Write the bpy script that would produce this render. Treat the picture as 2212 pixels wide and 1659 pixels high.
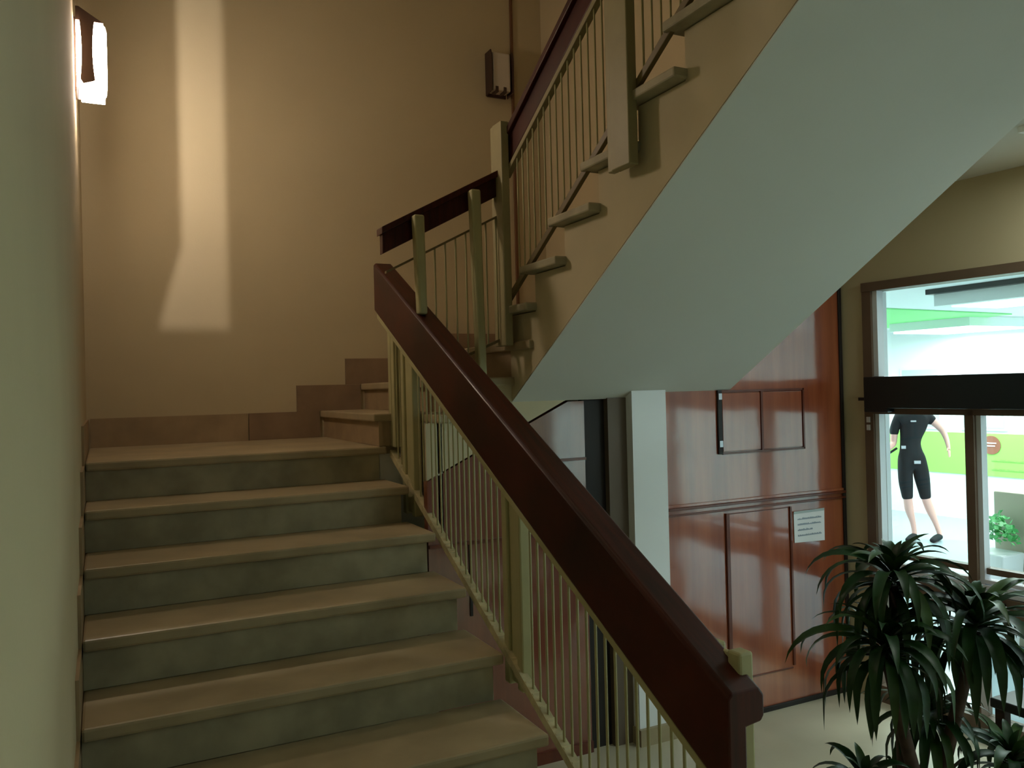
import bpy, bmesh, math, random
from mathutils import Vector, Matrix
random.seed(7)
for o in list(bpy.data.objects): bpy.data.objects.remove(o)
scn = bpy.context.scene
COL = scn.collection

# ---------------------------------------------------------------- camera
cam_d = bpy.data.cameras.new('camera'); cam = bpy.data.objects.new('camera', cam_d); COL.objects.link(cam)
r = Vector((0.8969, -0.4415, -0.0248)); u = Vector((0.0199, -0.0155, 0.9997)); w = Vector((0.4418, 0.8971, 0.0049))
r.normalize(); w = (w - r * w.dot(r)).normalized(); u = r.cross(w)
m = Matrix((r, u, -w)).transposed().to_4x4(); m.translation = Vector((0.081, -3.661, 0.251))
cam.matrix_world = m
cam_d.sensor_fit = 'HORIZONTAL'; cam_d.sensor_width = 36.0; cam_d.lens = 29.16; cam_d.clip_start = 0.02; cam_d.clip_end = 100
scn.camera = cam

# ---------------------------------------------------------------- world, exposure
wd = bpy.data.worlds.new('world'); scn.world = wd; wd.use_nodes = True
bg = wd.node_tree.nodes['Background']; bg.inputs[0].default_value = (0.74, 0.84, 0.70, 1); bg.inputs[1].default_value = 0.05
vs = scn.view_settings; vs.view_transform = 'Standard'; vs.look = 'None'; vs.exposure = 0.0; vs.gamma = 1.0; vs.use_curve_mapping = False

def area_light(name, loc, size, power, color, rot=(0, 0, 0), sy=None):
    l = bpy.data.lights.new(name, 'AREA'); l.energy = power; l.color = color
    l.shape = 'RECTANGLE' if sy else 'SQUARE'; l.size = size
    if sy: l.size_y = sy
    o = bpy.data.objects.new(name, l); COL.objects.link(o); o.location = loc; o.rotation_euler = rot
    return o
def point_light(name, loc, rad, power, color):
    l = bpy.data.lights.new(name, 'POINT'); l.energy = power; l.color = color; l.shadow_soft_size = rad
    o = bpy.data.objects.new(name, l); COL.objects.link(o); o.location = loc
    return o
WARM = (1.0, 0.72, 0.46); TUBE = (0.94, 1.0, 0.94); SHOPC = (0.90, 1.0, 0.96)
# lobby ceiling panels throw this light (the panels are modelled below, the lights sit just under them)
LOBBY_PANELS = [(3.38, -2.05), (3.3, -3.6), (1.4, -4.6), (3.3, -5.2)]
for i, (x, y) in enumerate(LOBBY_PANELS):
    area_light('lobby_panel_light', (x, y, 1.125), 0.5, [4.2, 0.5, 0.2, 0.5][i], TUBE)
# added warm fill from above, out of view high up in the well
area_light('stairwell_fill_light', (1.0, -0.9, 3.15), 0.34, 3.5, (1.0, 0.74, 0.45))
# shop lighting; the near-end lamp is added to brighten the panelling's reflection
for (x, y, p) in [(5.8, -0.4, 50), (6.8, 3.3, 50), (8.3, 2.2, 48), (5.6, -4.6, 55), (7.6, -2.6, 95), (8.0, 0.3, 70)]:
    area_light('shop_light', (x, y, 0.72), 0.9, p, SHOPC)
# bulb of the lit wall lamp, behind its side plate
LAMP = (0.0, 0.20, 1.66)
point_light('wall_lamp_bulb', (0.050, LAMP[1], LAMP[2]), 0.0022, 27, (1.0, 0.90, 0.80))

# ---------------------------------------------------------------- materials
def mat(name, col, rough=0.5, metal=0.0, spec=0.5, emit=None, estr=0.0, noise=0.0, nscale=8.0, coat=0.0, bump=0.0, bscale=60.0, col2=None, trans=0.0):
    m = bpy.data.materials.new(name); m.use_nodes = True; nt = m.node_tree; b = nt.nodes['Principled BSDF']
    b.inputs['Base Color'].default_value = (*col, 1); b.inputs['Roughness'].default_value = rough
    b.inputs['Metallic'].default_value = metal; b.inputs['Specular IOR Level'].default_value = spec
    b.inputs['Coat Weight'].default_value = coat; b.inputs['Coat Roughness'].default_value = 0.08
    if emit: b.inputs['Emission Color'].default_value = (*emit, 1); b.inputs['Emission Strength'].default_value = estr
    tc = nt.nodes.new('ShaderNodeTexCoord')
    if noise > 0 or col2:
        n = nt.nodes.new('ShaderNodeTexNoise'); n.inputs['Scale'].default_value = nscale; n.inputs['Detail'].default_value = 6
        nt.links.new(tc.outputs['Object'], n.inputs['Vector'])
        cr = nt.nodes.new('ShaderNodeValToRGB'); nt.links.new(n.outputs['Fac'], cr.inputs['Fac'])
        c2 = col2 or tuple(c * (1 - noise) for c in col)
        cr.color_ramp.elements[0].position = 0.35; cr.color_ramp.elements[1].position = 0.65
        cr.color_ramp.elements[0].color = (*c2, 1); cr.color_ramp.elements[1].color = (*col, 1)
        nt.links.new(cr.outputs['Color'], b.inputs['Base Color'])
    if bump > 0:
        n2 = nt.nodes.new('ShaderNodeTexNoise'); n2.inputs['Scale'].default_value = bscale; n2.inputs['Detail'].default_value = 3
        nt.links.new(tc.outputs['Object'], n2.inputs['Vector'])
        bp = nt.nodes.new('ShaderNodeBump'); bp.inputs['Strength'].default_value = bump; bp.inputs['Distance'].default_value = 0.003
        nt.links.new(n2.outputs['Fac'], bp.inputs['Height']); nt.links.new(bp.outputs['Normal'], b.inputs['Normal'])
    return m
def wood(name, dark, light, rough=0.25, coat=0.5, stretch=(9, 9, 0.7), scale=3.0, wob=0.0):
    m = bpy.data.materials.new(name); m.use_nodes = True; nt = m.node_tree; b = nt.nodes['Principled BSDF']
    tc = nt.nodes.new('ShaderNodeTexCoord'); mp = nt.nodes.new('ShaderNodeMapping'); mp.inputs['Scale'].default_value = stretch
    nt.links.new(tc.outputs['Object'], mp.inputs['Vector'])
    n = nt.nodes.new('ShaderNodeTexNoise'); n.inputs['Scale'].default_value = scale; n.inputs['Detail'].default_value = 8; n.inputs['Roughness'].default_value = 0.6
    nt.links.new(mp.outputs['Vector'], n.inputs['Vector'])
    cr = nt.nodes.new('ShaderNodeValToRGB'); cr.color_ramp.elements[0].position = 0.3; cr.color_ramp.elements[1].position = 0.72
    cr.color_ramp.elements[0].color = (*dark, 1); cr.color_ramp.elements[1].color = (*light, 1)
    nt.links.new(n.outputs['Fac'], cr.inputs['Fac']); nt.links.new(cr.outputs['Color'], b.inputs['Base Color'])
    b.inputs['Roughness'].default_value = rough; b.inputs['Coat Weight'].default_value = coat; b.inputs['Coat Roughness'].default_value = 0.10; b.inputs['Coat IOR'].default_value = 1.5 + .5 * (wob > 0)
    if wob > 0:
        n2 = nt.nodes.new('ShaderNodeTexNoise'); n2.inputs['Scale'].default_value = 2.2; n2.inputs['Detail'].default_value = 2
        nt.links.new(tc.outputs['Object'], n2.inputs['Vector'])
        bp = nt.nodes.new('ShaderNodeBump'); bp.inputs['Strength'].default_value = wob; bp.inputs['Distance'].default_value = 0.02
        nt.links.new(n2.outputs['Fac'], bp.inputs['Height']); nt.links.new(bp.outputs['Normal'], b.inputs['Normal']); nt.links.new(bp.outputs['Normal'], b.inputs['Coat Normal'])
    return m
M = {}
M['plaster'] = mat('cream_plaster', (0.56, 0.47, 0.30), 0.85, noise=0.05, nscale=2.5, bump=0.15, bscale=90)
M['soffit'] = mat('white_soffit_paint', (0.71, 0.71, 0.65), 0.9, noise=0.03, nscale=2, bump=0.1, bscale=70)
M['string'] = mat('cream_stringer_paint', (0.62, 0.54, 0.36), 0.8, noise=0.06, nscale=4)
M['white'] = mat('white_paint', (0.93, 0.96, 1.0), 0.55)
M['marble'] = mat('cream_marble', (0.43, 0.35, 0.215), 0.42, noise=0.22, nscale=5, spec=0.35)
M['riser'] = mat('grey_green_marble', (0.44, 0.40, 0.27), 0.55, noise=0.30, nscale=7, spec=0.3)
M['skirt'] = mat('brown_marble_skirting', (0.40, 0.29, 0.17), 0.45, noise=0.25, nscale=6)
M['skirtd'] = mat('dark_marble_skirting', (0.30, 0.20, 0.12), 0.45, noise=0.25, nscale=6)
M['floor'] = mat('cream_floor_tile', (0.66, 0.60, 0.45), 0.35, noise=0.14, nscale=2.2)
M['rail'] = wood('dark_varnished_wood', (0.020, 0.0035, 0.0015), (0.075, 0.010, 0.004), 0.42, 0.06, (12, 0.8, 0.8), 4)
M['rail'].node_tree.nodes['Principled BSDF'].inputs['Specular IOR Level'].default_value = 0.28
M['metal'] = mat('cream_metal_paint', (0.42, 0.39, 0.20), 0.5, noise=0.08, nscale=12)
M['metall'] = mat('mottled_cream_metal_paint', (0.60, 0.54, 0.32), 0.5, noise=0.35, nscale=22)  # lighter, mottled version of the cream railing paint
M['metalm'] = mat('dull_cream_metal_paint', (0.33, 0.29, 0.15), 0.5, noise=0.08, nscale=12)
M['metald2'] = mat('dull_olive_metal_paint', (0.26, 0.22, 0.11), 0.55)
M['metald'] = mat('olive_metal_paint', (0.16, 0.12, 0.05), 0.5)
M['door'] = wood('glossy_red_wood', (0.25, 0.050, 0.020), (0.45, 0.120, 0.046), 0.32, 1.0, (7, 7, 0.5), 2.2, 0.25)
M['door2'] = wood('polished_red_laminate', (0.15, 0.032, 0.016), (0.26, 0.066, 0.032), 0.34, 1.0, (5, 5, 0.5), 2.2, 0.30)
M['door2'].node_tree.nodes['Principled BSDF'].inputs['Coat IOR'].default_value = 1.9
M['doord'] = wood('dark_red_wood_moulding', (0.10, 0.018, 0.008), (0.17, 0.035, 0.012), 0.35, 0.4, (7, 7, 0.5), 2.2)
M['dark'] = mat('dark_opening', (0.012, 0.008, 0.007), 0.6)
M['brown'] = mat('pilaster_side_shade', (0.15, 0.115, 0.085), 0.55)  # shade on the pilaster's left side, put into the colour
M['alu'] = mat('bronze_window_frame', (0.16, 0.105, 0.07), 0.45, noise=0.1, nscale=10)
M['alul'] = mat('white_window_profile', (0.75, 0.76, 0.82), 0.4)
M['black'] = mat('black_gloss', (0.008, 0.012, 0.014), 0.35)
M['shopw'] = mat('shop_white_wall', (0.80, 0.86, 0.86), 0.7)
M['shopf'] = mat('shop_pale_floor', (0.34, 0.44, 0.50), 0.25)
M['green'] = mat('lime_green_paint', (0.30, 0.70, 0.13), 0.6)
M['green2'] = mat('mint_green_paint', (0.24, 0.78, 0.26), 0.6)
M['blue'] = mat('pale_blue_panel', (0.52, 0.66, 0.70), 0.5)
M['shade'] = mat('dark_brown_lamp_metal', (0.05, 0.025, 0.018), 0.5)
M['opal_on'] = mat('lit_opal_glass', (1, 1, 1), 0.4, emit=(1.0, 0.80, 0.62), estr=50)
M['opal_off'] = mat('unlit_opal_glass', (0.62, 0.55, 0.46), 0.4)
M['panel_on'] = mat('lit_ceiling_diffuser', (1, 1, 1), 0.4, emit=(0.86, 1.0, 0.86), estr=5)
M['tube_on'] = mat('lit_shop_diffuser', (1, 1, 1), 0.4, emit=(0.92, 1.0, 1.0), estr=6)
M['paper'] = mat('white_paper', (0.93, 0.95, 1.0), 0.6)
M['ink'] = mat('grey_print', (0.36, 0.42, 0.52), 0.6)
M['inkb'] = mat('brown_print', (0.22, 0.42, 0.10), 0.6)
M['logo'] = mat('red_brown_logo_print', (0.26, 0.10, 0.06), 0.6)
M['cable'] = mat('brown_cable_cover', (0.16, 0.07, 0.03), 0.6)
M['leaf'] = mat('dark_green_leaf', (0.016, 0.060, 0.014), 0.45, noise=0.45, nscale=14, spec=0.35)
M['leaf2'] = mat('mid_green_leaf', (0.045, 0.105, 0.022), 0.45, noise=0.4, nscale=14, spec=0.35)
M['trunk'] = mat('brown_cane_bark', (0.07, 0.040, 0.025), 0.8, noise=0.4, nscale=30, bump=0.5, bscale=40)
M['soil'] = mat('dark_soil', (0.03, 0.02, 0.012), 0.95, noise=0.4, nscale=40)
M['pot'] = mat('terracotta_pot', (0.22, 0.09, 0.05), 0.6)
M['shopleaf'] = mat('bright_green_leaf', (0.10, 0.55, 0.16), 0.5, noise=0.3, nscale=20)
M['skin'] = mat('skin', (0.70, 0.40, 0.36), 0.55)
M['suit'] = mat('black_sport_fabric', (0.010, 0.014, 0.018), 0.8, spec=0.2)
M['suitg'] = mat('grey_print_on_fabric', (0.40, 0.42, 0.48), 0.6)
M['hair'] = mat('dark_brown_hair', (0.05, 0.03, 0.02), 0.6)
M['tan'] = mat('tan_cabinet', (0.62, 0.56, 0.44), 0.6)
M['steel'] = mat('brushed_steel', (0.45, 0.45, 0.48), 0.3, metal=0.9)
M['glassgrey'] = mat('grey_mirror_glass', (0.45, 0.52, 0.52), 0.15)
def glass_mat():
    m = bpy.data.materials.new('clear_window_glass'); m.use_nodes = True; nt = m.node_tree; nt.nodes.clear()
    o = nt.nodes.new('ShaderNodeOutputMaterial'); mx = nt.nodes.new('ShaderNodeMixShader'); fr = nt.nodes.new('ShaderNodeValue'); fr.outputs[0].default_value = 0.05
    t = nt.nodes.new('ShaderNodeBsdfTransparent'); t.inputs[0].default_value = (0.93, 0.97, 0.95, 1); g = nt.nodes.new('ShaderNodeBsdfGlossy'); g.inputs['Roughness'].default_value = 0.03
    nt.links.new(fr.outputs[0], mx.inputs[0]); nt.links.new(t.outputs[0], mx.inputs[1]); nt.links.new(g.outputs[0], mx.inputs[2]); nt.links.new(mx.outputs[0], o.inputs[0])
    return m
M['glass'] = glass_mat()

# ---------------------------------------------------------------- mesh helpers (world coordinates in, local mesh out)
class MB:
    def __init__(s): s.v = []; s.f = []
    def add(s, vs, fs):
        k = len(s.v); s.v += [Vector(v) for v in vs]; s.f += [[i + k for i in f] for f in fs]; return s
    def box(s, x0, x1, y0, y1, z0, z1):
        vs = [(x, y, z) for x in (x0, x1) for y in (y0, y1) for z in (z0, z1)]
        return s.add(vs, [(0, 1, 3, 2), (4, 6, 7, 5), (0, 4, 5, 1), (2, 3, 7, 6), (0, 2, 6, 4), (1, 5, 7, 3)])
    def hexa(s, a, b):                                   # two quads (lists of 4 points)
        return s.add(list(a) + list(b), [(3, 2, 1, 0), (4, 5, 6, 7), (0, 1, 5, 4), (1, 2, 6, 5), (2, 3, 7, 6), (3, 0, 4, 7)])
    def prism(s, poly, d):                               # planar polygon swept along the vector d
        n = len(poly); d = Vector(d); a = [Vector(p) for p in poly]; b = [p + d for p in a]
        return s.add(a + b, [list(range(n))[::-1], [n + i for i in range(n)]] + [(i, (i + 1) % n, n + (i + 1) % n, n + i) for i in range(n)])
    def tube(s, pts, rad, seg=8, cap=True):
        pts = [Vector(p) for p in pts]; rads = rad if isinstance(rad, (list, tuple)) else [rad] * len(pts); k = len(s.v); prev = None
        for i, p in enumerate(pts):
            t = (pts[min(i + 1, len(pts) - 1)] - pts[max(i - 1, 0)]).normalized()
            a = t.orthogonal().normalized() if prev is None else (prev - t * prev.dot(t)).normalized(); prev = a; b = t.cross(a)
            s.v += [p + (a * math.cos(2 * math.pi * j / seg) + b * math.sin(2 * math.pi * j / seg)) * rads[i] for j in range(seg)]
        for i in range(len(pts) - 1):
            for j in range(seg): s.f.append([k + i * seg + j, k + i * seg + (j + 1) % seg, k + (i + 1) * seg + (j + 1) % seg, k + (i + 1) * seg + j])
        if cap: s.f.append([k + j for j in range(seg)][::-1]); s.f.append([k + (len(pts) - 1) * seg + j for j in range(seg)])
        return s
    def build(s, name, m, parent=None, bevel=0.0, smooth=False, seg=2):
        base = parent['_b'] if parent is not None and '_b' in parent else None
        b = Vector(base) if base is not None else (sum(s.v, Vector()) / len(s.v) if parent is None else Vector())
        if parent is None: b.z = min(v.z for v in s.v)
        me = bpy.data.meshes.new(name); me.from_pydata([v - b for v in s.v], [], s.f); me.materials.append(M[m] if isinstance(m, str) else m)
        bm = bmesh.new(); bm.from_mesh(me); bmesh.ops.recalc_face_normals(bm, faces=bm.faces); bm.to_mesh(me); bm.free()
        if smooth:
            for p in me.polygons: p.use_smooth = True
        o = bpy.data.objects.new(name, me); COL.objects.link(o)
        if parent is not None: o.parent = parent; BASES[o.name] = b; o['_b'] = list(b)
        else: o.location = b; o['_b'] = list(b)
        if bevel > 0:
            md = o.modifiers.new('bevel', 'BEVEL'); md.width = bevel; md.segments = seg; md.limit_method = 'ANGLE'
        return o
BASES = {}
def thing(name, label, cat, loc, group=None):
    o = bpy.data.objects.new(name, None); COL.objects.link(o); o.location = loc; o.empty_display_size = 0.1
    o['_b'] = list(loc); o['label'] = label; o['category'] = cat
    if group: o['group'] = group
    return o
def tag(o, label, cat, group=None):
    o['label'] = label; o['category'] = cat
    if group: o['group'] = group
    return o
def struct(o, label=None, cat=None):
    o['kind'] = 'structure'
    if label: o['label'] = label; o['category'] = cat
    return o
def B(*a): return MB().box(*a)

# ---------------------------------------------------------------- measures
T = .30; R = .1544; W = 1.24; NT = .036; FL = -1.39
R2 = .149; X3 = 1.66; T3 = .2475; YF = -.45; XR = 2.83; YB = 1.05; SL3 = R2 / T3; ZC = .197; YC = -.45
CEIL = 1.16; TOP = 3.3; YN = -6.2
def sof(y): return ZC + SL3 * (YC - y)
YUP = -2.62

# ---------------------------------------------------------------- shell
struct(B(-.2, 4.3, YN, YB, FL - .12, FL).build('floor', 'floor'), 'cream tiled lobby floor', 'floor')
struct(B(-.2, 0, YN, YB + .2, FL, TOP).build('wall_left', 'plaster'), 'long cream plastered wall beside the stair treads', 'wall')
struct(B(0, XR + .2, YB, YB + .2, FL, TOP).build('wall_back', 'plaster'), 'cream back wall of the stairwell', 'wall')
# wall on the right of the upper flight: stands on its outer edge
yq = YF
struct(MB().prism([(XR, YB, -.1), (XR, YF, ZC + .2), (XR, -2.4, sof(-2.4) + .2), (XR, YN, sof(-2.4) + .2), (XR, YN, TOP), (XR, YB, TOP)], (-.16, 0, 0)).build('wall_right', 'plaster'), 'cream wall beyond the upper flight', 'wall')
struct(B(-.2, XR + .2, YN, YB + .2, TOP, TOP + .1).build('ceiling', 'plaster'), 'high ceiling of the stairwell', 'ceiling')
# lobby ceiling, beginning where the stair soffit runs out
cl = MB().box(X3, XR, YN, YUP, sof(YUP), sof(YUP) + .02); cl.box(XR, 5.0, YN, -.49, CEIL, CEIL + .36); cl.box(-.0, X3, YN, -3.3, CEIL, CEIL + .28)
struct(cl.build('ceiling_lobby', 'soffit'), 'low flat lobby ceiling', 'ceiling')

# ---------------------------------------------------------------- lower flight
fl = thing('staircase', 'wide lower stair flight of cream marble treads and grey risers beside left wall', 'staircase', (.62, -1.2, FL))
for k in range(0, -9, -1):
    y0, y1, z = k * T, (k + 1) * T + .03, k * R
    if k == 0: y1 = YB - .002
    x1 = W if k != 0 else 1.21
    if k >= -1: x1 = 1.238
    B(.0095, x1, y0, y1, z - NT, z).build('tread', 'marble', fl, bevel=.008)
    B(.0095, x1 - .030, y0 + .025, y0 + .043, z - R, z - NT).build('riser', 'riser', fl, bevel=.001)
B(1.2105, 1.311, .035, YB - .003, -NT, 0).build('landing_edge', 'marble', fl)
# sloping concrete slab that carries the steps
wa = MB().prism([(.006, .0 + .05, -NT - .10), (.006, 1.04, -NT - .10), (.006, 1.04, -NT - .005), (.006, .0 + .05, -NT - .005)], (1.1, 0, 0))
wa.prism([(.006, .05, -NT - .16), (.006, .05, -NT - .32), (.006, -2.25, FL + .002), (.006, -2.02, FL + .002)], (1.06, 0, 0))
wa.build('waist_slab', 'string', fl)

# ---------------------------------------------------------------- short turning flight
NX = [1.18, 1.42, 1.64]
f2 = thing('staircase', 'short turning stair flight of three marble steps rising right from landing', 'staircase', (1.45, .2, -.2))
f2.name = 'staircase'
ends = [NX[1] + .03, NX[2] + .03]
MB().prism([(NX[0], 0.0, R2 - NT), (1.308, 0.0, R2 - NT), (1.308, YF - .03, R2 - NT), (ends[0], YF - .03, R2 - NT), (ends[0], YB - .002, R2 - NT), (NX[0], YB - .002, R2 - NT)], (0, 0, NT)).build('tread', 'marble', f2, bevel=.006)
B(NX[1], ends[1], YF - .03, YB - .002, 2 * R2 - NT, 2 * R2).build('tread', 'marble', f2, bevel=.006)
B(NX[2], XR - .003, -.66, YB - .002, 3 * R2 - NT, 3 * R2).build('tread', 'marble', f2, bevel=.006)
B(NX[0] + .022, NX[0] + .04, 0.0, YB - .002, 0.001, R2 - NT).build('riser', 'skirt', f2)
B(NX[0] + .041, 1.311, .012, .030, 0.001, R2 - NT).build('riser', 'skirt', f2)
B(1.212, 1.40, .036, .050, -.40, -NT - .001).build('return_face', 'soffit', f2)
B(NX[1] + .022, NX[1] + .04, YF + .004, YB - .002, R2 + .001, 2 * R2 - NT).build('riser', 'skirt', f2)
B(NX[2] + .022, NX[2] + .04, YF + .004, YB - .002, 2 * R2 + .001, 3 * R2 - NT).build('riser', 'skirt', f2)
# plastered face and side of the block below these steps (rises with the flight)
sl = (.196 + .131) / (1.936 - 1.24)
def zb(x): return min(ZC, -.131 + sl * (x - 1.24))
xk = 1.24 + (ZC + .131) / sl
MB().prism([(1.262, YF, zb(1.262)), (xk, YF, ZC), (XR - .01, YF, ZC), (XR - .01, YF, 3 * R2 - NT), (NX[2] + .041, YF, 3 * R2 - NT), (NX[2] + .041, YF, 2 * R2 - NT), (NX[1] + .041, YF, 2 * R2 - NT), (NX[1] + .041, YF, R2 - NT), (1.262, YF, R2 - NT)], (0, .012, 0)).build('front_face', 'string', f2)
B(1.312, 1.332, YF, YB - .01, -.36, R2 - NT).build('end_face', 'soffit', f2)

# ---------------------------------------------------------------- upper flight
f3 = thing('staircase', 'upper stair flight with smooth pale soffit rising towards the lobby ceiling', 'staircase', (2.2, -1.3, .2))
N3 = 9
YR = [-.4425 - T3 * i for i in range(N3 + 1)]
prof = [(X3, YF - .0, ZC + .0)]
prof = [(X3, YC, ZC), (X3, YC, 3 * R2 - NT)]
for i in range(N3):
    zt = (3 + i) * R2 - NT
    prof += [(X3, YR[i], zt), (X3, YR[i], zt + R2)]
yend = YUP
prof += [(X3, yend, (2 + N3) * R2 + R2 - NT), (X3, yend, sof(yend))]
MB().prism(prof, (XR - X3 - .002, 0, 0)).build('stair_slab', 'string', f3)
# thin coat of soffit plaster under the slab
MB().prism([(X3 + .001, YC, ZC - .002), (X3 + .001, yend, sof(yend) - .002), (X3 + .001, yend, sof(yend) - .006), (X3 + .001, YC, ZC - .006)], (XR - X3 - .004, 0, 0)).build('soffit', 'soffit', f3)
for i in range(N3):
    z = (4 + i) * R2
    B(X3 - .050, XR - .004, YR[i] - T3 - .01, YR[i] + .045, z - NT + .004, z).build('tread', 'riser', f3, bevel=.006)

# upper floor slab edge where the flight arrives
struct(B(X3, XR, YN, yend - .001, sof(YUP) + .021, 12 * R2 - .004).build('floor_upper', 'floor'), 'upper storey floor slab', 'floor')

# ---------------------------------------------------------------- skirtings
sk = MB()
def skb(x0, x1, z0, z1): sk.box(x0, x1, YB - .013, YB - .0005, z0, z1)
skb(.79, 1.176, 0.0005, .148); skb(1.05, 1.415, R2 + .0005 - 0.002, 2 * R2 - .003); skb(1.33, 1.63, 2 * R2 - .002, 3 * R2 - .003); skb(1.6, XR - .01, 3 * R2, 4 * R2 - .003); skb(1.05, 1.176, .148, R2 * 1)
struct(sk.build('baseboard_back_steps', 'skirtd'), 'stepped brown marble skirting climbing the back wall', 'skirting')
struct(B(.016, .785, YB - .013, YB - .0005, .0005, .148).build('baseboard_back', 'skirt'), 'brown marble skirting along the landing', 'skirting')
sk = MB()
for k in range(0, -9, -1):
    y1 = (k + 1) * T + .04 if k < 0 else YB - .001
    sk.box(-.001, .009, k * T - .045, y1, k * R - NT * .0 - R * .35, k * R + .145)
struct(sk.build('baseboard_left', 'skirt'), 'stepped marble skirting beside the lower flight', 'skirting')

# ---------------------------------------------------------------- railings
def railrail(name, label, loc): return thing(name, label, 'railing', loc)
# lower railing : plane parallel to Y
XA = 1.275
def topz(y): return .517 * y + .824
def undz(y): return .517 * y + .596
def barz(y): return .500 * y - .060
r1 = railrail('stair_railing', 'cream metal railing with massive dark wooden handrail beside lower flight', (XA, -2.25, FL))
ya, yb = -2.335, .035
# handrail: tall web with a wider cap overhanging to the outside
def cross(y):
    zt, zu = topz(y), undz(y)
    return [(1.205, y, zu + .012), (1.217, y, zu), (1.243, y, zu), (1.252, y, zu + .012), (1.252, y, zt - .075), (1.292, y, zt - .070), (1.300, y, zt - .058), (1.300, y, zt - .016), (1.288, y, zt), (1.215, y, zt), (1.205, y, zt - .010)]
hr = MB(); A_, B_ = cross(ya), cross(yb); n = len(A_)
hr.add(A_ + B_, [list(range(n))[::-1], [n + i for i in range(n)]] + [(i, (i + 1) % n, n + (i + 1) % n, n + i) for i in range(n)])
hr.build('handrail', 'rail', r1, bevel=.004)
def slantbar(x0, x1, y0, y1, f, th): # bar following the function f in y
    return MB().hexa([(x0, y0, f(y0)), (x1, y0, f(y0)), (x1, y0, f(y0) + th), (x0, y0, f(y0) + th)], [(x0, y1, f(y1)), (x1, y1, f(y1)), (x1, y1, f(y1) + th), (x0, y1, f(y1) + th)])
slantbar(1.214, 1.288, ya + .03, .03, lambda y: undz(y) - .024, .022).build('upper_rail', 'metal', r1, bevel=.002)
lb = slantbar(1.258, 1.286, -2.32, .02, barz, .032)
for i in range(49):
    y = -2.30 + i * .0475; lb.tube([(1.261, y, barz(y) + .016), (1.289, y, barz(y) + .016)], .0165, 10)
lb.build('lower_rail', 'metall', r1)
for i in range(50):
    y = -2.19 + i * .0475
    if y > -.02: break
    if any(a < y < b for a, b in ((-1.29, -1.12), (-.31, -.12))): continue
    MB().tube([(XA, y, barz(y) + .02), (XA, y, undz(y) - .02)], .0042, 8, False).build('baluster', 'metal', r1, smooth=True)
def postY(parent, x, y0, y1, z0, z1, rnd=True):
    mb = MB(); t = .038
    for (a, b) in ((y0, y0 + .040), (y1 - .040, y1)): mb.box(x, x + t, a, b, z0, z1)
    mb.box(x + .010, x + t - .010, y0 + .038, y1 - .038, z0 + .01, z1 - .01)
    return mb.build('post', 'metal', parent, bevel=.006)
postY(r1, 1.268, -2.300, -2.175, FL + .001, topz(-2.22) + .004)
postY(r1, 1.268, -1.275, -1.140, barz(-1.2) - .07, undz(-1.2) - .01)
postY(r1, 1.262, -.295, -.140, barz(-.22) - .12, undz(-.24) - .01)
postY(r1, 1.262, -.05, .035, -.005, undz(-.02) - .01)

# turning railing : plane parallel to X
YP = YF - .035
def t2(x): return .905 + .53 * (x - 1.087)
r2 = railrail('stair_railing', 'short cream railing with dark board handrail beside the turning steps', (1.45, YP, 2 * R2))
hb = MB().hexa([(1.087, YP + .0, t2(1.087) - .108), (1.087, YP + .038, t2(1.087) - .108), (1.087, YP + .038, t2(1.087) - .02), (1.087, YP, t2(1.087) - .02)],
               [(1.60, YP + .0, t2(1.60) - .108), (1.60, YP + .038, t2(1.60) - .108), (1.60, YP + .038, t2(1.60) - .02), (1.60, YP, t2(1.60) - .02)])
hb.hexa([(1.080, YP - .02, t2(1.08) - .028), (1.080, YP + .055, t2(1.08) - .028), (1.080, YP + .055, t2(1.08)), (1.080, YP - .02, t2(1.08))],
        [(1.60, YP - .02, t2(1.60) - .028), (1.60, YP + .055, t2(1.60) - .028), (1.60, YP + .055, t2(1.60)), (1.60, YP - .02, t2(1.60))])
hb.build('handrail', 'rail', r2, bevel=.003)
def u2(x): return .742 + .516 * (x - 1.127)
def l2(x): return .375 + .42 * (x - 1.398)
def barX(x0, x1, y0, y1, f, th):
    return MB().hexa([(x0, y0, f(x0)), (x0, y1, f(x0)), (x0, y1, f(x0) + th), (x0, y0, f(x0) + th)], [(x1, y0, f(x1)), (x1, y1, f(x1)), (x1, y1, f(x1) + th), (x1, y0, f(x1) + th)])
barX(1.10, 1.60, YP, YP + .02, lambda x: u2(x) - .008, .010).build('upper_rail', 'metald', r2)
barX(1.27, 1.62, YP, YP + .02, lambda x: l2(x) - .008, .012).build('lower_rail', 'metald', r2)
for i in range(11):
    x = 1.125 + i * .0465
    if 1.195 < x < 1.262 or 1.455 < x < 1.505: continue
    if x < 1.2: continue
    z0 = max(l2(x), .30)
    MB().tube([(x, YP + .01, z0), (x, YP + .01, u2(x))], .0042, 8, False).build('baluster', 'metal', r2, smooth=True)
def postX(parent, x, z0, z1, lean=.0, wd=.036, dp=.045):
    mb = MB().hexa([(x - wd / 2, YP - .06, z0), (x + wd / 2, YP - .06, z0), (x + wd / 2, YP - .06 + dp, z0), (x - wd / 2, YP - .06 + dp, z0)],
                   [(x - wd / 2 - .004 + lean, YP - .06, z1), (x + wd / 2 + .004 + lean, YP - .06, z1), (x + wd / 2 + .004 + lean, YP - .06 + dp, z1), (x - wd / 2 - .004 + lean, YP - .06 + dp, z1)])
    return mb.build('post', 'metal', parent, bevel=.009, seg=3)
postX(r2, 1.232, topz(-.525) + .002, .953, -.008)
postX(r2, 1.487, .27, 1.075, -.014)

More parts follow.
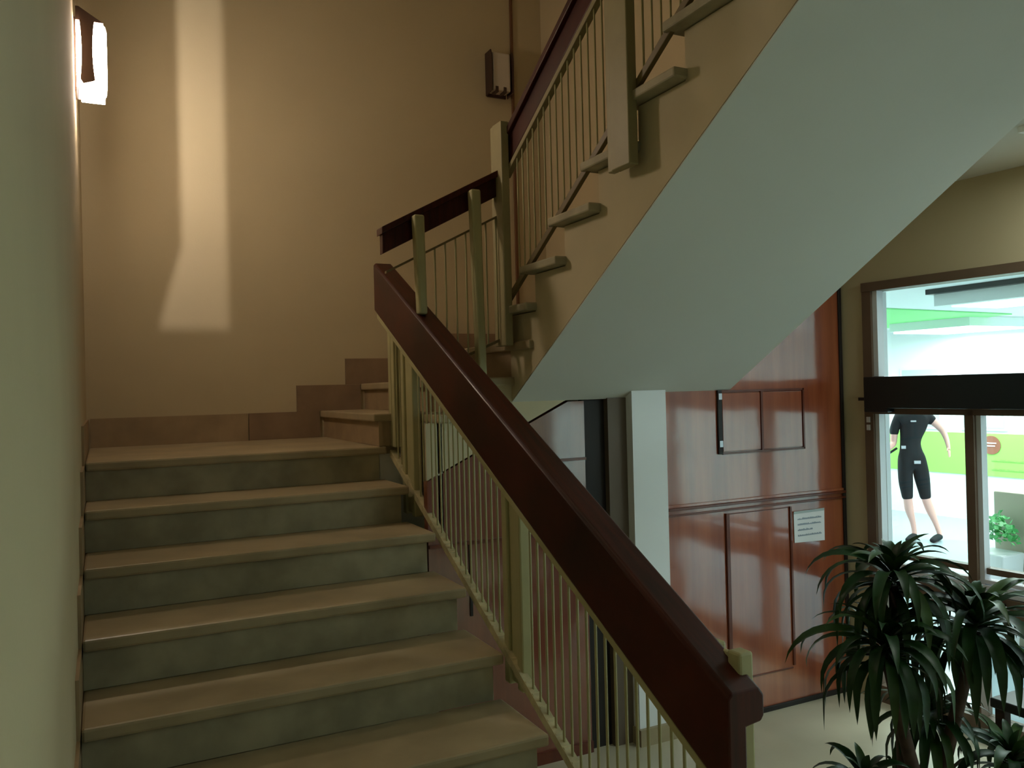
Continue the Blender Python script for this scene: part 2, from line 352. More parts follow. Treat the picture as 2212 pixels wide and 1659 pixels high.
# upper railing : plane parallel to Y, outside the treads
XU = 1.632
def t3(y): return 1.343 + SL3 * .965 * (-.536 - y)
def b3(y): return .625 + .602 * (-.50 - y)
r3 = railrail('stair_railing', 'cream railing with red brown handrail climbing beside the upper flight', (XU, -1.2, .5))
yt, ye = -.50, -2.15
hb = MB().hexa([(XU + .005, yt, t3(yt) - .135), (XU + .045, yt, t3(yt) - .135), (XU + .045, yt, t3(yt)), (XU + .005, yt, t3(yt))],
               [(XU + .005, ye, t3(ye) - .135), (XU + .045, ye, t3(ye) - .135), (XU + .045, ye, t3(ye)), (XU + .005, ye, t3(ye))])
hb.hexa([(XU - .012, yt, t3(yt) - .03), (XU + .06, yt, t3(yt) - .03), (XU + .06, yt, t3(yt) + .004), (XU - .012, yt, t3(yt) + .004)],
        [(XU - .012, ye, t3(ye) - .03), (XU + .06, ye, t3(ye) - .03), (XU + .06, ye, t3(ye) + .004), (XU - .012, ye, t3(ye) + .004)])
hb.build('handrail', 'rail', r3, bevel=.004)
slantbar(XU - .004, XU + .022, ye, yt, lambda y: t3(y) - .178, .026).build('upper_rail', 'metald2', r3, bevel=.002)
slantbar(XU - .006, XU + .012, ye, yt, lambda y: b3(y) - .012, .030).build('lower_rail', 'metald', r3, bevel=.002)
for i in range(34):
    y = -.60 - i * .0475
    if y < -2.1: break
    if -1.49 < y < -1.33: continue
    MB().tube([(XU + .006, y, b3(y)), (XU + .006, y, t3(y) - .17)], .0036, 8, False).build('baluster', 'metal', r3, smooth=True)
mb = MB()
for (a, b, z0, z1) in ((-.545, -.425, .43, 1.372), (-1.475, -1.34, .955, 1.90)):
    q = MB()
    q.box(XU - .040, XU - .004, a, b - .03, z0, z1); q.box(XU - .034, XU - .006, b - .028, b, z0, z1); q.box(XU - .028, XU - .012, b - .035, b - .02, z0 + .01, z1 - .01)
    q.build('post', 'metalm', r3, bevel=.004)

# ---------------------------------------------------------------- wooden wall under the stairs
def quadY(mb, x0, x1, z0, z1, y, d): return mb.box(x0, x1, y - d, y, z0, z1)
w1 = MB().prism([(1.262, YF, FL), (2.02, YF, FL), (2.02, YF, ZC - .012), (xk, YF, ZC - .012), (1.262, YF, zb(1.262) - .006)], (0, .04, 0))
wp = struct(w1.build('wall_panelling', 'door2'), 'glossy red brown wood panelling under the turning steps', 'panelling')
quadY(MB(), 1.264, 2.02, -.400, -.386, YF, .010).build('trim_moulding', 'doord', wp)
quadY(MB(), 1.60, 2.02, -.080, -.068, YF, .010).build('trim_moulding', 'doord', wp)
quadY(MB(), 1.44, 1.452, -.70, -.40, YF, .006).build('trim_moulding', 'dark', wp)
quadY(MB(), 1.264, 2.02, FL, FL + .05, YF, .012).build('trim_base', 'doord', wp)
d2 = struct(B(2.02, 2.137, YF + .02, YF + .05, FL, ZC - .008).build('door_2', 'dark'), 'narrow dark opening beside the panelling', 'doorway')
struct(B(2.138, 2.238, YF - .012, YF + .05, FL, ZC - .002).build('trim_pilaster_shade', 'brown'), 'grey brown panel painted as the shaded side of the white pilaster', 'panel')  # flat panel stands in for the pilaster's side in shade
pl = struct(MB().prism([(2.238, -.510, FL + .075), (2.238, -.45, FL + .075), (2.238, -.45, ZC - .007), (2.238, -.510, sof(-.510) - .008)], (.190, 0, 0)).build('wall_pilaster', 'white'), 'white painted pilaster between the wooden panels', 'pilaster')
B(2.230, 2.434, -.530, -.45, FL, FL + .075).build('trim_plinth', 'marble', pl)

# ---------------------------------------------------------------- big wooden door wall in the lobby
YD = -.49
dr = struct(B(2.429, 3.585, YD, YD + .05, FL, CEIL).build('door_1', 'door'), 'tall glossy red brown wooden door with mouldings', 'door')
for (x0, x1, z0, z1, mt, dp) in [(2.435, 3.585, -.345, -.332, 'doord', .016), (2.435, 3.585, -.372, -.362, 'doord', .012), (2.435, 3.585, -.332, -.318, 'door', .010),
        (2.778, 2.800, -1.20, -.385, 'doord', .010), (3.193, 3.207, -1.19, -.385, 'doord', .008), (2.80, 3.193, -1.205, -1.198, 'doord', .006), (2.80, 3.193, -.392, -.387, 'doord', .004),
        (2.435, 3.585, FL, FL + .025, 'dark', .012), (3.57, 3.590, FL, CEIL, 'dark', .010)]:
    quadY(MB(), x0, x1, z0, z1, YD, dp).build('trim_moulding', mt, dr, bevel=.002)
# small double hatch in the upper part
quadY(MB(), 2.745, 2.770, -.095, .215, YD, .010).build('hatch_groove', 'dark', dr)
hf = quadY(MB(), 2.770, 3.306, .205, .215, YD, .010); quadY(hf, 2.770, 3.306, -.098, -.088, YD, .010); quadY(hf, 3.298, 3.308, -.098, .215, YD, .010)
hfo = hf.build('hatch_frame', 'doord', dr)
for (a, b) in ((2.775, 3.015), (3.032, 3.294)): quadY(MB(), a, b, -.084, .200, YD, .006).build('hatch_panel', 'door', dr, bevel=.002)
quadY(MB(), 3.017, 3.030, -.088, .205, YD, .010).build('hatch_mullion', 'doord', dr)
for z in (-.06, .17): quadY(MB(), 2.748, 2.768, z, z + .03, YD, .014).build('hinge', 'steel', hfo)
# notice
nt_ = thing('paper_notice', 'small white printed paper notice taped on the red wooden door', 'notice', (3.327, YD - .004, -.575))
MB().prism([(3.222, YD - .0035, -.573), (3.431, YD - .0035, -.580), (3.433, YD - .0035, -.417), (3.220, YD - .0035, -.419)], (0, -.0015, 0)).build('sheet', 'paper', nt_)
tx = MB()
rr = random.Random(3)
for i in range(4):
    x = 3.245; z = -.452 - .028 * i; xe = [3.41, 3.40, 3.345, 3.41][i]
    top = []; bot = []
    while x < xe:
        hgt = rr.uniform(.003, .009); l = rr.uniform(.004, .010); top.append((x, YD - .0052, z + hgt - .006)); bot.append((x, YD - .0052, z - .007)); top.append((x + l * .8, YD - .0052, z + hgt - .006)); bot.append((x + l * .8, YD - .0052, z - .007)); x += l
    MB().prism(top + bot[::-1], (0, -.0008, 0)).build('text_line', 'ink', nt_)
MB().prism([(3.221, YD - .0052, -.427), (3.432, YD - .0052, -.425), (3.433, YD - .0052, -.412), (3.220, YD - .0052, -.414)], (0, -.001, 0)).build('tape', 'glassgrey', nt_)

# ---------------------------------------------------------------- wall lamps and cable
def arcplate(x0, x1, y0, y1, zc, h, notch=0.0):  # side plate with waisted front edge
    pts = []
    for i in range(13):
        t = -1 + 2 * i / 12; pts.append((x1 - .008 * (1 - t * t), y0, zc + t * h / 2 * .80))
    pts += [(x0 + .010, y0, zc + h / 2)]
    for i in range(12, -1, -1):
        t = -1 + 2 * i / 12; pts.append((x0 + .006 * (1 - t * t), y0, zc + t * h / 2 * .80))
    pts += [(x0 + .010, y0, zc - h / 2 * .92), (x1 - .01, y0, zc - h / 2 * .84)]
    return MB().prism(pts, (0, y1 - y0, 0))
lx, ly, lz = LAMP
la = thing('wall_lamp', 'lit opal wall lamp with dark waisted side plates high on the left wall', 'lamp', (0.0, ly, lz - .14))
B(0.0005, .008, ly - .06, ly + .06, lz - .15, lz + .15).build('wall_plate', 'shade', la)
arcplate(.022, .076, ly - .084, ly - .080, lz + .012, .30).build('side_plate', 'shade', la)
MB().prism([(.010, ly + .070, lz + .15), (.0846, ly + .070, lz + .15), (.0846, ly + .070, lz - .050), (.074, ly + .070, lz - .088), (.074, ly + .070, lz - .145), (.010, ly + .070, lz - .145)], (0, .003, 0)).build('side_plate', 'shade', la)
B(.074, .105, ly + .070, ly + .073, lz - .145, lz - .0905).build('lower_baffle', 'shade', la)  # unseen far plate and baffle shaped to cut the beam on the wall
gl = MB().prism([(.105, ly - .076, lz - .140), (.118, ly - .076, lz - .120), (.121, ly - .076, lz - .09), (.121, ly - .076, lz + .095), (.116, ly - .076, lz + .118), (.105, ly - .076, lz + .132)], (0, .150, 0))
gl.build('opal_diffuser', 'opal_on', la, bevel=.003)
B(.022, .112, ly - .074, ly + .068, lz - .157, lz - .143).build('opal_bottom', 'opal_on', la, bevel=.003)
MB().prism([(.008, ly - .076, lz + .19), (.020, ly - .076, lz + .19), (.110, ly - .076, lz + .134), (.008, ly - .076, lz + .134)], (0, .15, 0)).build('top_cap', 'shade', la)
B(.0085, .104, ly - .078, ly - .0765, lz - .142, lz + .13).build('inner_screen', 'opal_on', la)
B(.0085, .104, ly - .0763, ly - .0755, lz - .142, lz + .13).build('inner_baffle', 'shade', la)  # added plate blocks the screen's glow towards the back wall
lb2 = thing('wall_lamp', 'unlit wall lamp with brown side plates on the back wall beside cable', 'lamp', (2.33, YB, 2.07))
x0, x1, z0, z1 = 2.262, 2.415, 2.080, 2.345
B(x0 + .012, x1 - .012, YB - .010, YB - .0005, z0, z1).build('wall_plate', 'shade', lb2)
for a in (x0, x1 - .006):
    MB().prism([(a, YB - .012, z0), (a, YB - .100, z0 + .012), (a, YB - .108, z0 + .05), (a, YB - .108, z1 - .04), (a, YB - .095, z1), (a, YB - .012, z1)], (.006, 0, 0)).build('side_plate', 'shade', lb2)
B(x0 + .016, x1 - .016, YB - .095, YB - .012, z0 + .016, z1 - .01).build('opal_diffuser', 'opal_off', lb2, bevel=.01)
for a in (x0 + .03, x0 + .085): B(a, a + .018, YB - .100, YB - .04, z0 + .004, z0 + .04).build('bottom_clip', 'shade', lb2)
tag(B(2.444, 2.462, YB - .016, YB - .0005, 4 * R2, TOP).build('cable_conduit', 'cable', bevel=.003), 'thin brown vertical cable cover running up the back wall', 'conduit')
tag(B(.90, 1.10, -1.02, -.80, TOP - .06, TOP - .001).build('added_ceiling_lamp', 'panel_on', bevel=.01), 'square lamp added out of view on the high stairwell ceiling', 'lamp')  # lamp body added out of view for the stairwell fill

# ---------------------------------------------------------------- lobby ceiling lights
for i, (x, y) in enumerate(LOBBY_PANELS):
    c = thing('ceiling_light', ['square lit ceiling panel nearest the shop window corner', 'lit ceiling panel in the middle of the lobby', 'lit ceiling panel at the foot of the left wall', 'lit ceiling panel at the far end of lobby'][i], 'ceiling light', (x, y, CEIL), 'lit panels in the lobby ceiling')
    fr = MB(); h = .28
    for (a, b, cc, d) in ((-h, h, -h, -h + .02), (-h, h, h - .02, h), (-h, -h + .02, -h + .02, h - .02), (h - .02, h, -h + .02, h - .02)): fr.box(x + a, x + b, y + cc, y + d, CEIL - .022, CEIL - .0005)
    fr.build('frame', 'white', c)
    B(x - h + .02, x + h - .02, y - h + .02, y + h - .02, CEIL - .016, CEIL - .0008).build('diffuser', 'panel_on', c)

# ---------------------------------------------------------------- shop wall with glazing
A0 = Vector((3.6, -.49, 0)); DS = Vector((.08, -.9968, 0)); DN = Vector((.9968, .08, 0))
def S(s, z, off=0.0): p = A0 + DS * s + DN * off; return Vector((p.x, p.y, z))
def sbox(mb, s0, s1, z0, z1, o0, o1):
    return mb.hexa([S(s0, z0, o0), S(s1, z0, o0), S(s1, z1, o0), S(s0, z1, o0)], [S(s0, z0, o1), S(s1, z0, o1), S(s1, z1, o1), S(s0, z1, o1)])
SE = 4.4
ws = sbox(MB(), -.02, .135, FL, CEIL, 0, .11); sbox(ws, .135, SE, .745, CEIL, 0, .2); sbox(ws, SE, 5.8, FL, CEIL, 0, .2)
struct(ws.build('wall_shop', 'plaster'), 'beige wall around the shop glazing', 'wall')
wf = MB(); sbox(wf, .135, SE, .700, .745, -.02, .08); sbox(wf, .135, .186, FL, .700, -.015, .08)
win = struct(wf.build('window_1', 'alu'), 'large shop window with bronze frame facing the lobby', 'window')
mull = [.66, 1.72, 2.78, 3.84]
for s in mull: sbox(MB(), s, s + .044, -.83, .10, -.02, .07).build('mullion', 'alu', win, bevel=.003)
sbox(MB(), .186, SE, .074, .105, -.02, .06).build('transom_bar', 'alu', win)
sbox(MB(), .186, SE, -.650, -.622, .015, .06).build('bottom_bar', 'alu', win)
sbox(MB(), .186, SE, -.83, -.740, -.02, .07).build('lower_beam', 'alu', win)
sbox(MB(), .186, SE, FL, FL + .085, -.02, .07).build('floor_bar', 'alu', win)
for s0 in [.186] + [q + .044 for q in mull]:
    sbox(MB(), s0, s0 + .022, -.74, .074, .0, .045).build('white_profile', 'alul', win)
sbox(MB(), .136, .186, -.74, .70, .081, .115).build('white_profile', 'alul', win)
sbox(MB(), .186, .212, .265, .70, .0, .05).build('white_profile', 'alul', win)
for z in (-.735, -.713, -.690): sbox(MB(), .186, SE, z, z + .017, -.015 + (z + .735) * .3, .04).build('ledge', 'alul', win)
sbox(MB(), .186, SE, .265, .70, .052, .058).build('upper_pane', 'glass', win)
prev = .208
for i, s in enumerate(mull + [SE]):
    sbox(MB(), prev, s, -.622, .074, .046, .052).build('middle_pane', 'glass', win); prev = s + .066
prev = .186
for i, s in enumerate(mull + [SE]):
    sbox(MB(), prev, s, FL + .085, -.83, .036, .042).build('lower_pane', 'glass', win); prev = s + .044
for s in mull[1:] + [.66]: sbox(MB(), s, s + .044, FL + .085, -.83, -.02, .07).build('lower_mullion', 'alu', win)
fb = MB(); sbox(fb, .176, SE, .105, .262, -.075, .05); sbox(fb, .176, .31, .085, .108, -.075, -.02)
fb.build('shutter_box', 'black', win, bevel=.004)
sbox(MB(), .122, .178, .142, .158, -.045, -.03).build('bracket', 'black', win)
for z in (-.01, .030): sbox(MB(), .150, .168, z, z + .028, -.022, -.015).build('switch_plate', 'alul', win)
for s in (.775, .30): sbox(MB(), s, s + .055, -.822, -.757, -.055, -.02).build('lock_box', 'black', win, bevel=.004)

# ---------------------------------------------------------------- shop interior
D = 5.6; SC = .86
struct(sbox(MB(), -4.6, 5.6, FL - .06, FL + .001, .201, D).build('floor_shop', 'shopf'), 'pale shop floor', 'floor')
struct(sbox(MB(), -4.6, 5.6, SC, SC + .06, .201, D).build('ceiling_shop', 'shopw'), 'white shop ceiling', 'ceiling')
struct(sbox(MB(), -4.6, 5.6, FL, SC, D, D + .1).build('wall_shop_back', 'shopw'), 'white back wall of the shop', 'wall')
struct(sbox(MB(), -4.7, -4.6, FL, SC, .201, D).build('wall_shop_left', 'shopw'), 'white far wall of the shop', 'wall')
struct(sbox(MB(), 5.6, 5.7, FL, SC, .201, D).build('wall_shop_right', 'shopw'), 'white near wall of the shop', 'wall')
struct(sbox(MB(), -4.6, -.02, FL, SC, .112, .2).build('wall_shop_front', 'shopw'), 'white shop wall behind the door', 'wall')
# green ceiling wedge and green wall stripe
tag(MB().prism([(6.05, 1.30, SC - .012), (8.07, 1.45, SC - .012), (8.42, 3.27, SC - .012)], (0, 0, .010)).build('ceiling_panel', 'green2'), 'bright green wedge panel on the shop ceiling', 'ceiling panel')
st = thing('wall_stripe', 'wide lime green stripe with printed emblem and lines on shop back wall', 'wall graphic', S(-2.4, -.88, D - .01))
sbox(MB(), -4.58, 3.0, -.870, -.392, D - .012, D - .001).build('green_band', 'green', st); gb = bpy.data.objects['green_band']
e0 = MB(); cx, cz, rad = -2.36, -.52, .105
e0.prism([S(cx + rad * math.cos(a * math.pi / 16), cz + rad * math.sin(a * math.pi / 16), D - .020) for a in range(32)], DN * .006); em = e0.build('emblem', 'logo', gb)
for a_, b_, z_ in ((-.06, .06, .016), (-.05, .045, -.016)): sbox(MB(), cx + a_, cx + b_, cz + z_, cz + z_ + .013, D - .024, D - .0205).build('emblem_bar', 'alul', gb)
for i, z in enumerate((-.70, -.80)):
    x = -2.36
    top = []; bot = []
    while x < -1.9 - .06 * i:
        l = rr.uniform(.012, .03); hg = rr.uniform(.008, .02); top += [S(x, z + hg, D - .017), S(x + l * .8, z + hg, D - .017)]; bot += [S(x, z, D - .017), S(x + l * .8, z, D - .017)]; x += l
    MB().prism(top + bot[::-1], DN * .004).build('text_line', 'inkb', gb)
# frames of mirrors on the back wall over the stripe
for i, s in enumerate((-4.2, -3.45, -2.7, -1.95, -1.2, -.3, .6, 1.5)):
    g = thing('wall_mirror', ['mirror farthest left above the green stripe', 'second mirror from the left above the stripe', 'third mirror from the left above the stripe', 'fourth mirror from the left above the stripe', 'fifth mirror from the left above the stripe', 'sixth mirror above the green stripe', 'seventh mirror above the green stripe', 'eighth mirror above the green stripe'][i], 'mirror', S(s + .3, -.35, D - .03), 'mirrors over the green stripe')
    sbox(MB(), s, s + .52, -.36, .38, D - .020, D - .001).build('frame', 'alul', g); sbox(MB(), s + .03, s + .49, -.33, .35, D - .024, D - .0195).build('mirror_glass', 'glassgrey', g)
# ceiling light box
cb = thing('ceiling_light_box', 'white hanging light box with black rim on the shop ceiling', 'ceiling light', (5.6, -.3, SC))
B(5.20, 5.95, -1.1, .22, SC - .035, SC - .001).build('rim', 'black', cb); B(5.26, 5.92, -1.06, .20, SC - .115, SC - .035).build('housing', 'shopw', cb)
B(5.36, 5.86, -1.0, .14, SC - .122, SC - .1152).build('diffuser', 'tube_on', cb)
for (x, y), lab in zip(((6.8, 3.3), (8.3, 2.2), (8.0, .3), (7.6, -2.6), (5.6, -4.6)), ('square white lit fixture on the shop ceiling behind the person', 'square white lit fixture on shop ceiling before the mirrors', 'square white lit fixture in the middle of the shop ceiling', 'square white lit fixture deep in the near half of the shop', 'square white lit fixture added out of view at the near end of the shop')):
    lf = thing('shop_ceiling_light', lab, 'ceiling light', (x, y, SC), 'square fixtures on the shop ceiling')  # housings added around the shop lights, the near-end one out of view
    B(x - .47, x + .47, y - .47, y + .47, SC - .10, SC - .001).build('housing', 'shopw', lf, bevel=.004)
    B(x - .44, x + .44, y - .44, y + .44, SC - .118, SC - .1005).build('diffuser', 'tube_on', lf)
# pot plant in the shop
pp = thing('potted_plant', 'bright green leafy plant in a white square pot inside the shop', 'plant', (4.86, -.47, FL))
px, py = 4.86, -.47
MB().hexa([(px - .075, py - .075, FL), (px + .075, py - .075, FL), (px + .075, py + .075, FL), (px - .075, py + .075, FL)],
          [(px - .105, py - .105, -.80), (px + .105, py - .105, -.80), (px + .105, py + .105, -.80), (px - .105, py + .105, -.80)]).build('pot', 'white', pp, bevel=.01)
pf = MB(); rp = random.Random(5)
for i in range(230):
    th = rp.uniform(0, 6.283); ph = math.acos(rp.uniform(-.3, 1)); rr_ = .14 * rp.uniform(.4, 1)
    c = Vector((px + rr_ * math.sin(ph) * math.cos(th), py + rr_ * math.sin(ph) * math.sin(th), -.70 + rr_ * math.cos(ph) * 1.05))
    a = Vector((rp.uniform(-1, 1), rp.uniform(-1, 1), rp.uniform(-.3, 1))).normalized(); b = a.orthogonal().normalized(); l = rp.uniform(.03, .055)
    pf.add([c - a * l * .5, c + b * l * .3, c + a * l * .6, c - b * l * .3], [(0, 1, 2, 3)])
pf.build('foliage', 'shopleaf', pp)
tag(B(5.02, 5.5, -.75, -.35, FL, -.46).build('cabinet', 'tan', bevel=.01), 'pale tan cabinet beside the white plant pot in the shop', 'cabinet')

# ---------------------------------------------------------------- person in the shop
def skin_body(name, chains, m, parent, levels=2):
    vs, es, rs = [], [], []; idx = {}
    def vid(p, r_):
        key = tuple(round(c, 4) for c in p)
        if key not in idx: idx[key] = len(vs); vs.append(p); rs.append(r_)
        return idx[key]
    for ch in chains:
        prev = None
        for p, r_ in ch:
            i = vid(p, r_)
            if prev is not None and prev != i: es.append((prev, i))
            prev = i
    me = bpy.data.meshes.new(name); me.from_pydata(vs, es, []); me.materials.append(M[m])
    o = bpy.data.objects.new(name, me); COL.objects.link(o); o.parent = parent
    sm = o.modifiers.new('skin', 'SKIN'); sm.use_smooth_shade = True
    for i, r_ in enumerate(rs):
        sv = me.skin_vertices[0].data[i]; sv.radius = r_ if isinstance(r_, tuple) else (r_, r_); sv.use_root = (i == 0)
    ss = o.modifiers.new('sub', 'SUBSURF'); ss.levels = levels; ss.render_levels = levels
    return o
pe = thing('person', 'person in black short sportswear standing inside the shop behind the glass', 'person', (7.44, 2.13, FL))
pe.rotation_euler = (0, 0, math.radians(-38))
# local frame: +x towards photo right, +y away, z up from the floor
pel = (0.0, 0, .80)
hipL, hipR = (-.06, 0, .77), (.075, 0, .77)
kneeL, kneeR = (-.045, .0, .43), (.13, .02, .42)
ankL, ankR = (.01, .0, .09), (.24, -.02, .075)
body = [
    [(pel, (.12, .09)), ((.0, 0, .90), (.105, .08)), ((-.01, 0, 1.0), (.09, .07)), ((.02, 0, 1.12), (.12, .085)), ((.035, 0, 1.23), (.10, .075)), ((.04, 0, 1.30), (.045, .045)), ((.04, 0, 1.35), (.042, .042)), ((.04, -.01, 1.42), (.070, .082)), ((.04, -.01, 1.50), (.068, .080)), ((.04, -.01, 1.55), (.04, .05))],
    [(pel, (.12, .09)), (hipL, .078), ((-.06, 0, .60), .068), (kneeL, .046), ((-.03, .015, .30), .047), ((.0, .01, .18), .030), (ankL, .026), ((.005, -.01, .035), .028), ((-.05, -.11, .022), .026), ((-.09, -.17, .018), .018)],
    [(pel, (.12, .09)), (hipR, .078), ((.10, 0, .60), .068), (kneeR, .046), ((.17, .02, .30), .047), ((.21, .0, .18), .030), (ankR, .026), ((.24, -.03, .035), .028), ((.17, -.13, .022), .026), ((.13, -.19, .018), .018)],
    [((.035, 0, 1.23), (.10, .075)), ((-.11, 0, 1.24), .050), ((-.15, .02, 1.10), .040), ((-.16, .02, .97), .033), ((-.24, -.08, .93), .028), ((-.31, -.15, .92), .021), ((-.36, -.19, .92), .017)],
    [((.035, 0, 1.23), (.10, .075)), ((.17, 0, 1.24), .050), ((.24, -.03, 1.17), .040), ((.29, -.06, 1.10), .033), ((.30, -.13, 1.02), .026), ((.30, -.17, .96), .021), ((.30, -.19, .92), .017)],
]
bo = skin_body('body', body, 'skin', pe)
su = [
    [(pel, (.130, .10)), ((.0, 0, .90), (.115, .09)), ((-.01, 0, 1.0), (.10, .08)), ((.02, 0, 1.12), (.13, .095)), ((.035, 0, 1.23), (.11, .085)), ((.04, 0, 1.27), (.07, .06))],
    [(pel, (.130, .10)), ((-.06, 0, .765), .088), ((-.06, 0, .60), .077), ((-.048, .0, .45), .058), ((-.044, .0, .40), .054)],
    [(pel, (.130, .10)), ((.075, 0, .765), .088), ((.10, 0, .60), .077), ((.126, .018, .45), .058), ((.134, .02, .40), .054)],
    [((.035, 0, 1.23), (.11, .085)), ((-.11, 0, 1.24), .060), ((-.15, .02, 1.12), .049), ((-.155, .02, 1.05), .046)],
    [((.035, 0, 1.23), (.11, .085)), ((.17, 0, 1.24), .060), ((.235, -.03, 1.18), .048)],
]
skin_body('sport_suit', su, 'suit', pe)
for s, e in ((ankL, (-.09, -.17, .02)), (ankR, (.13, -.19, .02))):
    d = (Vector(e) - Vector(s)); h = Vector((s[0], s[1], .035)) - Vector((d.x, d.y, 0)) * .12
    skin_body('shoe', [[(tuple(h), .036), (tuple(h + Vector((d.x * .5, d.y * .5, 0))), (.040, .034)), ((e[0], e[1], .026), (.036, .024)), ((e[0] + d.x * .12, e[1] + d.y * .12, .022), .018)]], 'suit', pe)
skin_body('hair', [[((.045, .03, 1.50), (.082, .075)), ((.045, .015, 1.57), (.07, .07))], [((.045, .03, 1.50), (.082, .075)), ((.05, .07, 1.40), .04), ((.05, .08, 1.30), .025)]], 'hair', pe)
fc = MB()
def lbuild(mb, name, m, parent):
    me = bpy.data.meshes.new(name); me.from_pydata(mb.v, [], mb.f); me.materials.append(M[m]); o = bpy.data.objects.new(name, me); COL.objects.link(o); o.parent = parent; return o
for dx in (-.028, .028): lbuild(MB().tube([(.04 + dx, -.088, 1.465), (.04 + dx, -.080, 1.465)], .010, 8), 'eye', 'hair', pe)
for hx, hy, hz, dx, dy, dz in ((-.36, -.19, .92, -.7, -.5, -.1), (.30, -.19, .92, 0, -.3, -.9)):   # five short fingers per hand
    d = Vector((dx, dy, dz)).normalized(); sd = d.orthogonal().normalized(); hh = Vector((hx, hy, hz)); hm = MB()
    for j, l in enumerate((.045, .055, .060, .055)):
        q = hh + sd * (.010 * (j - 1.5)); hm.tube([q, q + d * l * .55, q + d * l + Vector((0, 0, -.012))], [.007, .006, .004], 6)
    hm.tube([hh - d * .02 + sd * .014, hh + sd * .035 + d * .012], [.008, .005], 6)
    lbuild(hm, 'hand', 'skin', pe)
for q6 in ((-.110, -.07, -.092, -.080, .93, .96), (.0, .06, -.114, -.098, .78, .81), (-.02, .03, -.104, -.090, 1.20, 1.215)): lbuild(MB().box(*q6), 'suit_print', 'suitg', pe)
cab = MB().tube([(-.14, -.02, .93), (-.30, -.10, .84), (-.46, -.2, .87), (-.62, -.3, .88)], .012, 8)
lbuild(cab, 'training_cable', 'suit', pe)

# ---------------------------------------------------------------- dracaena in the lobby
def C_(px_, py_, dep):
    f = 1791.9; return Vector((0.081, -3.661, 0.251)) + (w + r * ((px_ - 1106) / f) + u * ((829.5 - py_) / f)) * dep
dp = 2.75
pd = thing('potted_dracaena', 'tall dark green dracaena with drooping strap leaves before the shop window', 'plant', (2.50, -1.76, FL))
pcx, pcy = 2.50, -1.76
def lathe(prof_, cx_, cy_, seg=28):
    mb = MB(); k = 0
    for (rd, z) in prof_: mb.v += [Vector((cx_ + rd * math.cos(2 * math.pi * j / seg), cy_ + rd * math.sin(2 * math.pi * j / seg), z)) for j in range(seg)]
    for i in range(len(prof_) - 1):
        for j in range(seg): mb.f.append([i * seg + j, i * seg + (j + 1) % seg, (i + 1) * seg + (j + 1) % seg, (i + 1) * seg + j])
    return mb
lathe([(.001, FL), (.12, FL), (.15, FL + .20), (.165, FL + .205), (.165, FL + .235), (.145, FL + .235), (.14, FL + .20), (.001, FL + .20)], pcx, pcy).build('pot', 'pot', pd, smooth=False)
lathe([(.142, FL + .205), (.001, FL + .212)], pcx, pcy).build('soil', 'soil', pd)
crowns = [  # px, py, depth, size, leaves
    (1930, 1245, 2.74, .86, 58, 1), (1912, 1395, 2.66, .90, 66, 0), (2108, 1345, 2.72, 1.0, 70, 2), (2010, 1545, 2.86, .72, 44, 0), (1868, 1690, 2.60, .60, 34, 0), (2185, 1640, 2.82, .8, 44, 0)]
tb = {0: (pcx - .055, pcy + .01), 1: (pcx - .02, pcy - .03), 2: (pcx + .055, pcy + .0), 3: (pcx + .04, pcy + .05), 4: (pcx - .09, pcy - .05), 5: (pcx + .10, pcy + .03)}
rl = random.Random(11)
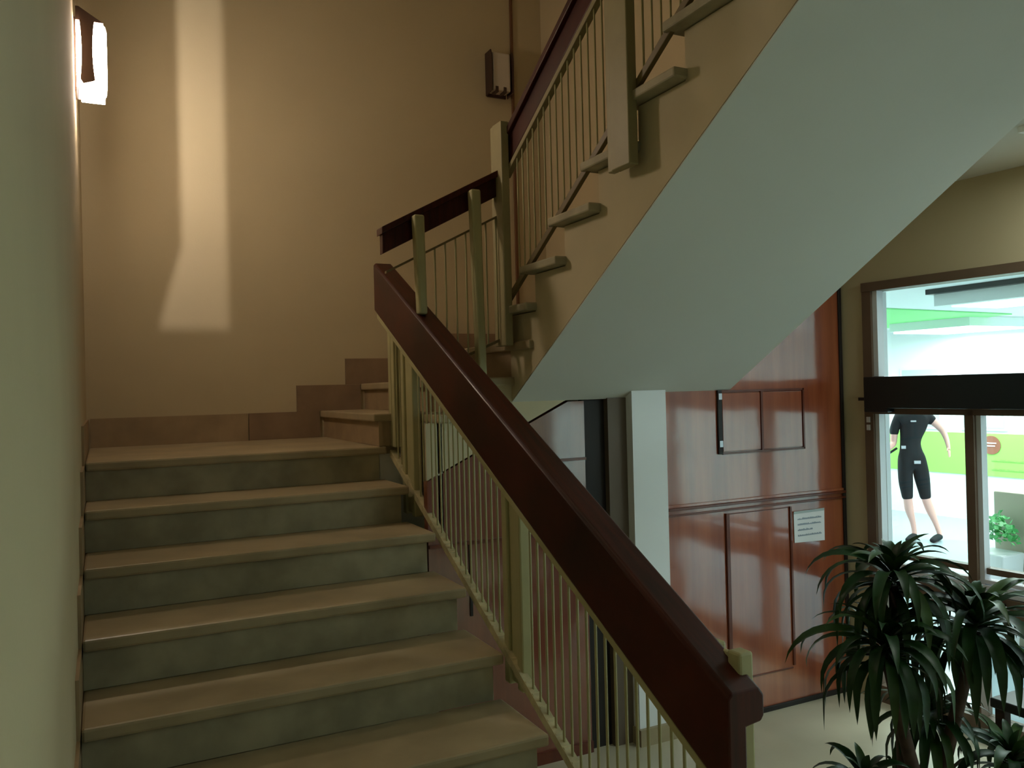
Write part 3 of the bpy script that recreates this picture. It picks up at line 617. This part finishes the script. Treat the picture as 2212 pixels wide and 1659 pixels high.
for ci, (cx_, cy_, dd_, sz, nl, kind) in enumerate(crowns):
    c = C_(cx_, cy_, dd_)
    b = tb[ci]; p0 = Vector((b[0], b[1], FL + .19)); p2 = c + Vector((0, 0, -.03))
    pts = [p0.lerp(p2, t) + Vector((.012 * math.sin(t * 5 + ci), .010 * math.sin(t * 4 + ci), 0)) * (1 - t) * min(1, t * 6) for t in [i / 7 for i in range(8)]]
    MB().tube(pts, [(.026 if ci < 3 else .016) * (1 - .35 * i / 7) for i in range(8)], 10).build('cane', 'trunk', pd, smooth=True)
    lm = MB(); light = MB()
    for i in range(nl):
        az = i * 2.39996 + rl.uniform(-.25, .25); t = i / nl
        elev = math.radians(84 - 88 * t ** 0.6 + rl.uniform(-8, 8)); L = sz * (.10 + .27 * min(1, t * 3.2)) * rl.uniform(.8, 1.12); wdh = .0190 * rl.uniform(.85, 1.2) * (sz ** .4)
        z0 = c.z + .035 * (1 - t) * sz - .06 * t * sz
        dirh = Vector((math.cos(az), math.sin(az), 0)); side = Vector((-math.sin(az), math.cos(az), 0)); side = (side + Vector((0, 0, rl.uniform(-.35, .35)))).normalized()
        p = Vector((c.x, c.y, z0)) + dirh * .008; e = elev; n = 10; tgt = lm if rl.random() < .75 else light
        k = len(tgt.v); droop = rl.uniform(2.4, 3.4) * (.35 + .75 * min(1, t * 1.6))
        for j in range(n + 1):
            q = j / n; wj = wdh * (.45 + 1.6 * q) if q < .35 else wdh * (1.01) * (1 - ((q - .35) / .65) ** 2.2)
            d_ = dirh * math.cos(e) + Vector((0, 0, math.sin(e))); nrm = d_.cross(side).normalized()
            if nrm.z < 0: nrm = -nrm
            tgt.v += [p + side * wj + nrm * wj * .35, p.copy(), p - side * wj + nrm * wj * .35]
            p = p + d_ * (L / n); e = max(e - droop / n * (.5 + q), -1.52)
        for j in range(n):
            a = k + j * 3; tgt.f += [[a, a + 1, a + 4, a + 3], [a + 1, a + 2, a + 5, a + 4]]
    lm.v += light.v and [] or []
    o = lm.build('leaf_crown', 'leaf', pd, smooth=True)
    if light.v: light.build('leaf_crown', 'leaf2', pd, smooth=True)
# dark topped wooden stand at the right edge
sd_ = thing('side_table', 'small wooden table with dark top at the right picture edge', 'table', C_(2250, 1655, 2.95) * 1.0)
q = C_(2190, 1520, 2.95)
sd_.location.z = FL; sd_['_b'] = [sd_.location.x, sd_.location.y, FL]
tx_, ty_ = sd_.location.x, sd_.location.y
B(tx_ - .10, tx_ + .36, ty_ - .22, ty_ + .12, q.z - .035, q.z).build('table_top', 'black', sd_, bevel=.005)
for a, b_ in ((-.085, -.205), (-.085, .075), (.315, -.205), (.315, .075)): B(tx_ + a, tx_ + a + .035, ty_ + b_, ty_ + b_ + .035, FL, q.z - .035).build('leg', 'trunk', sd_)

for o in bpy.data.objects:
    if '_b' in o: del o['_b']
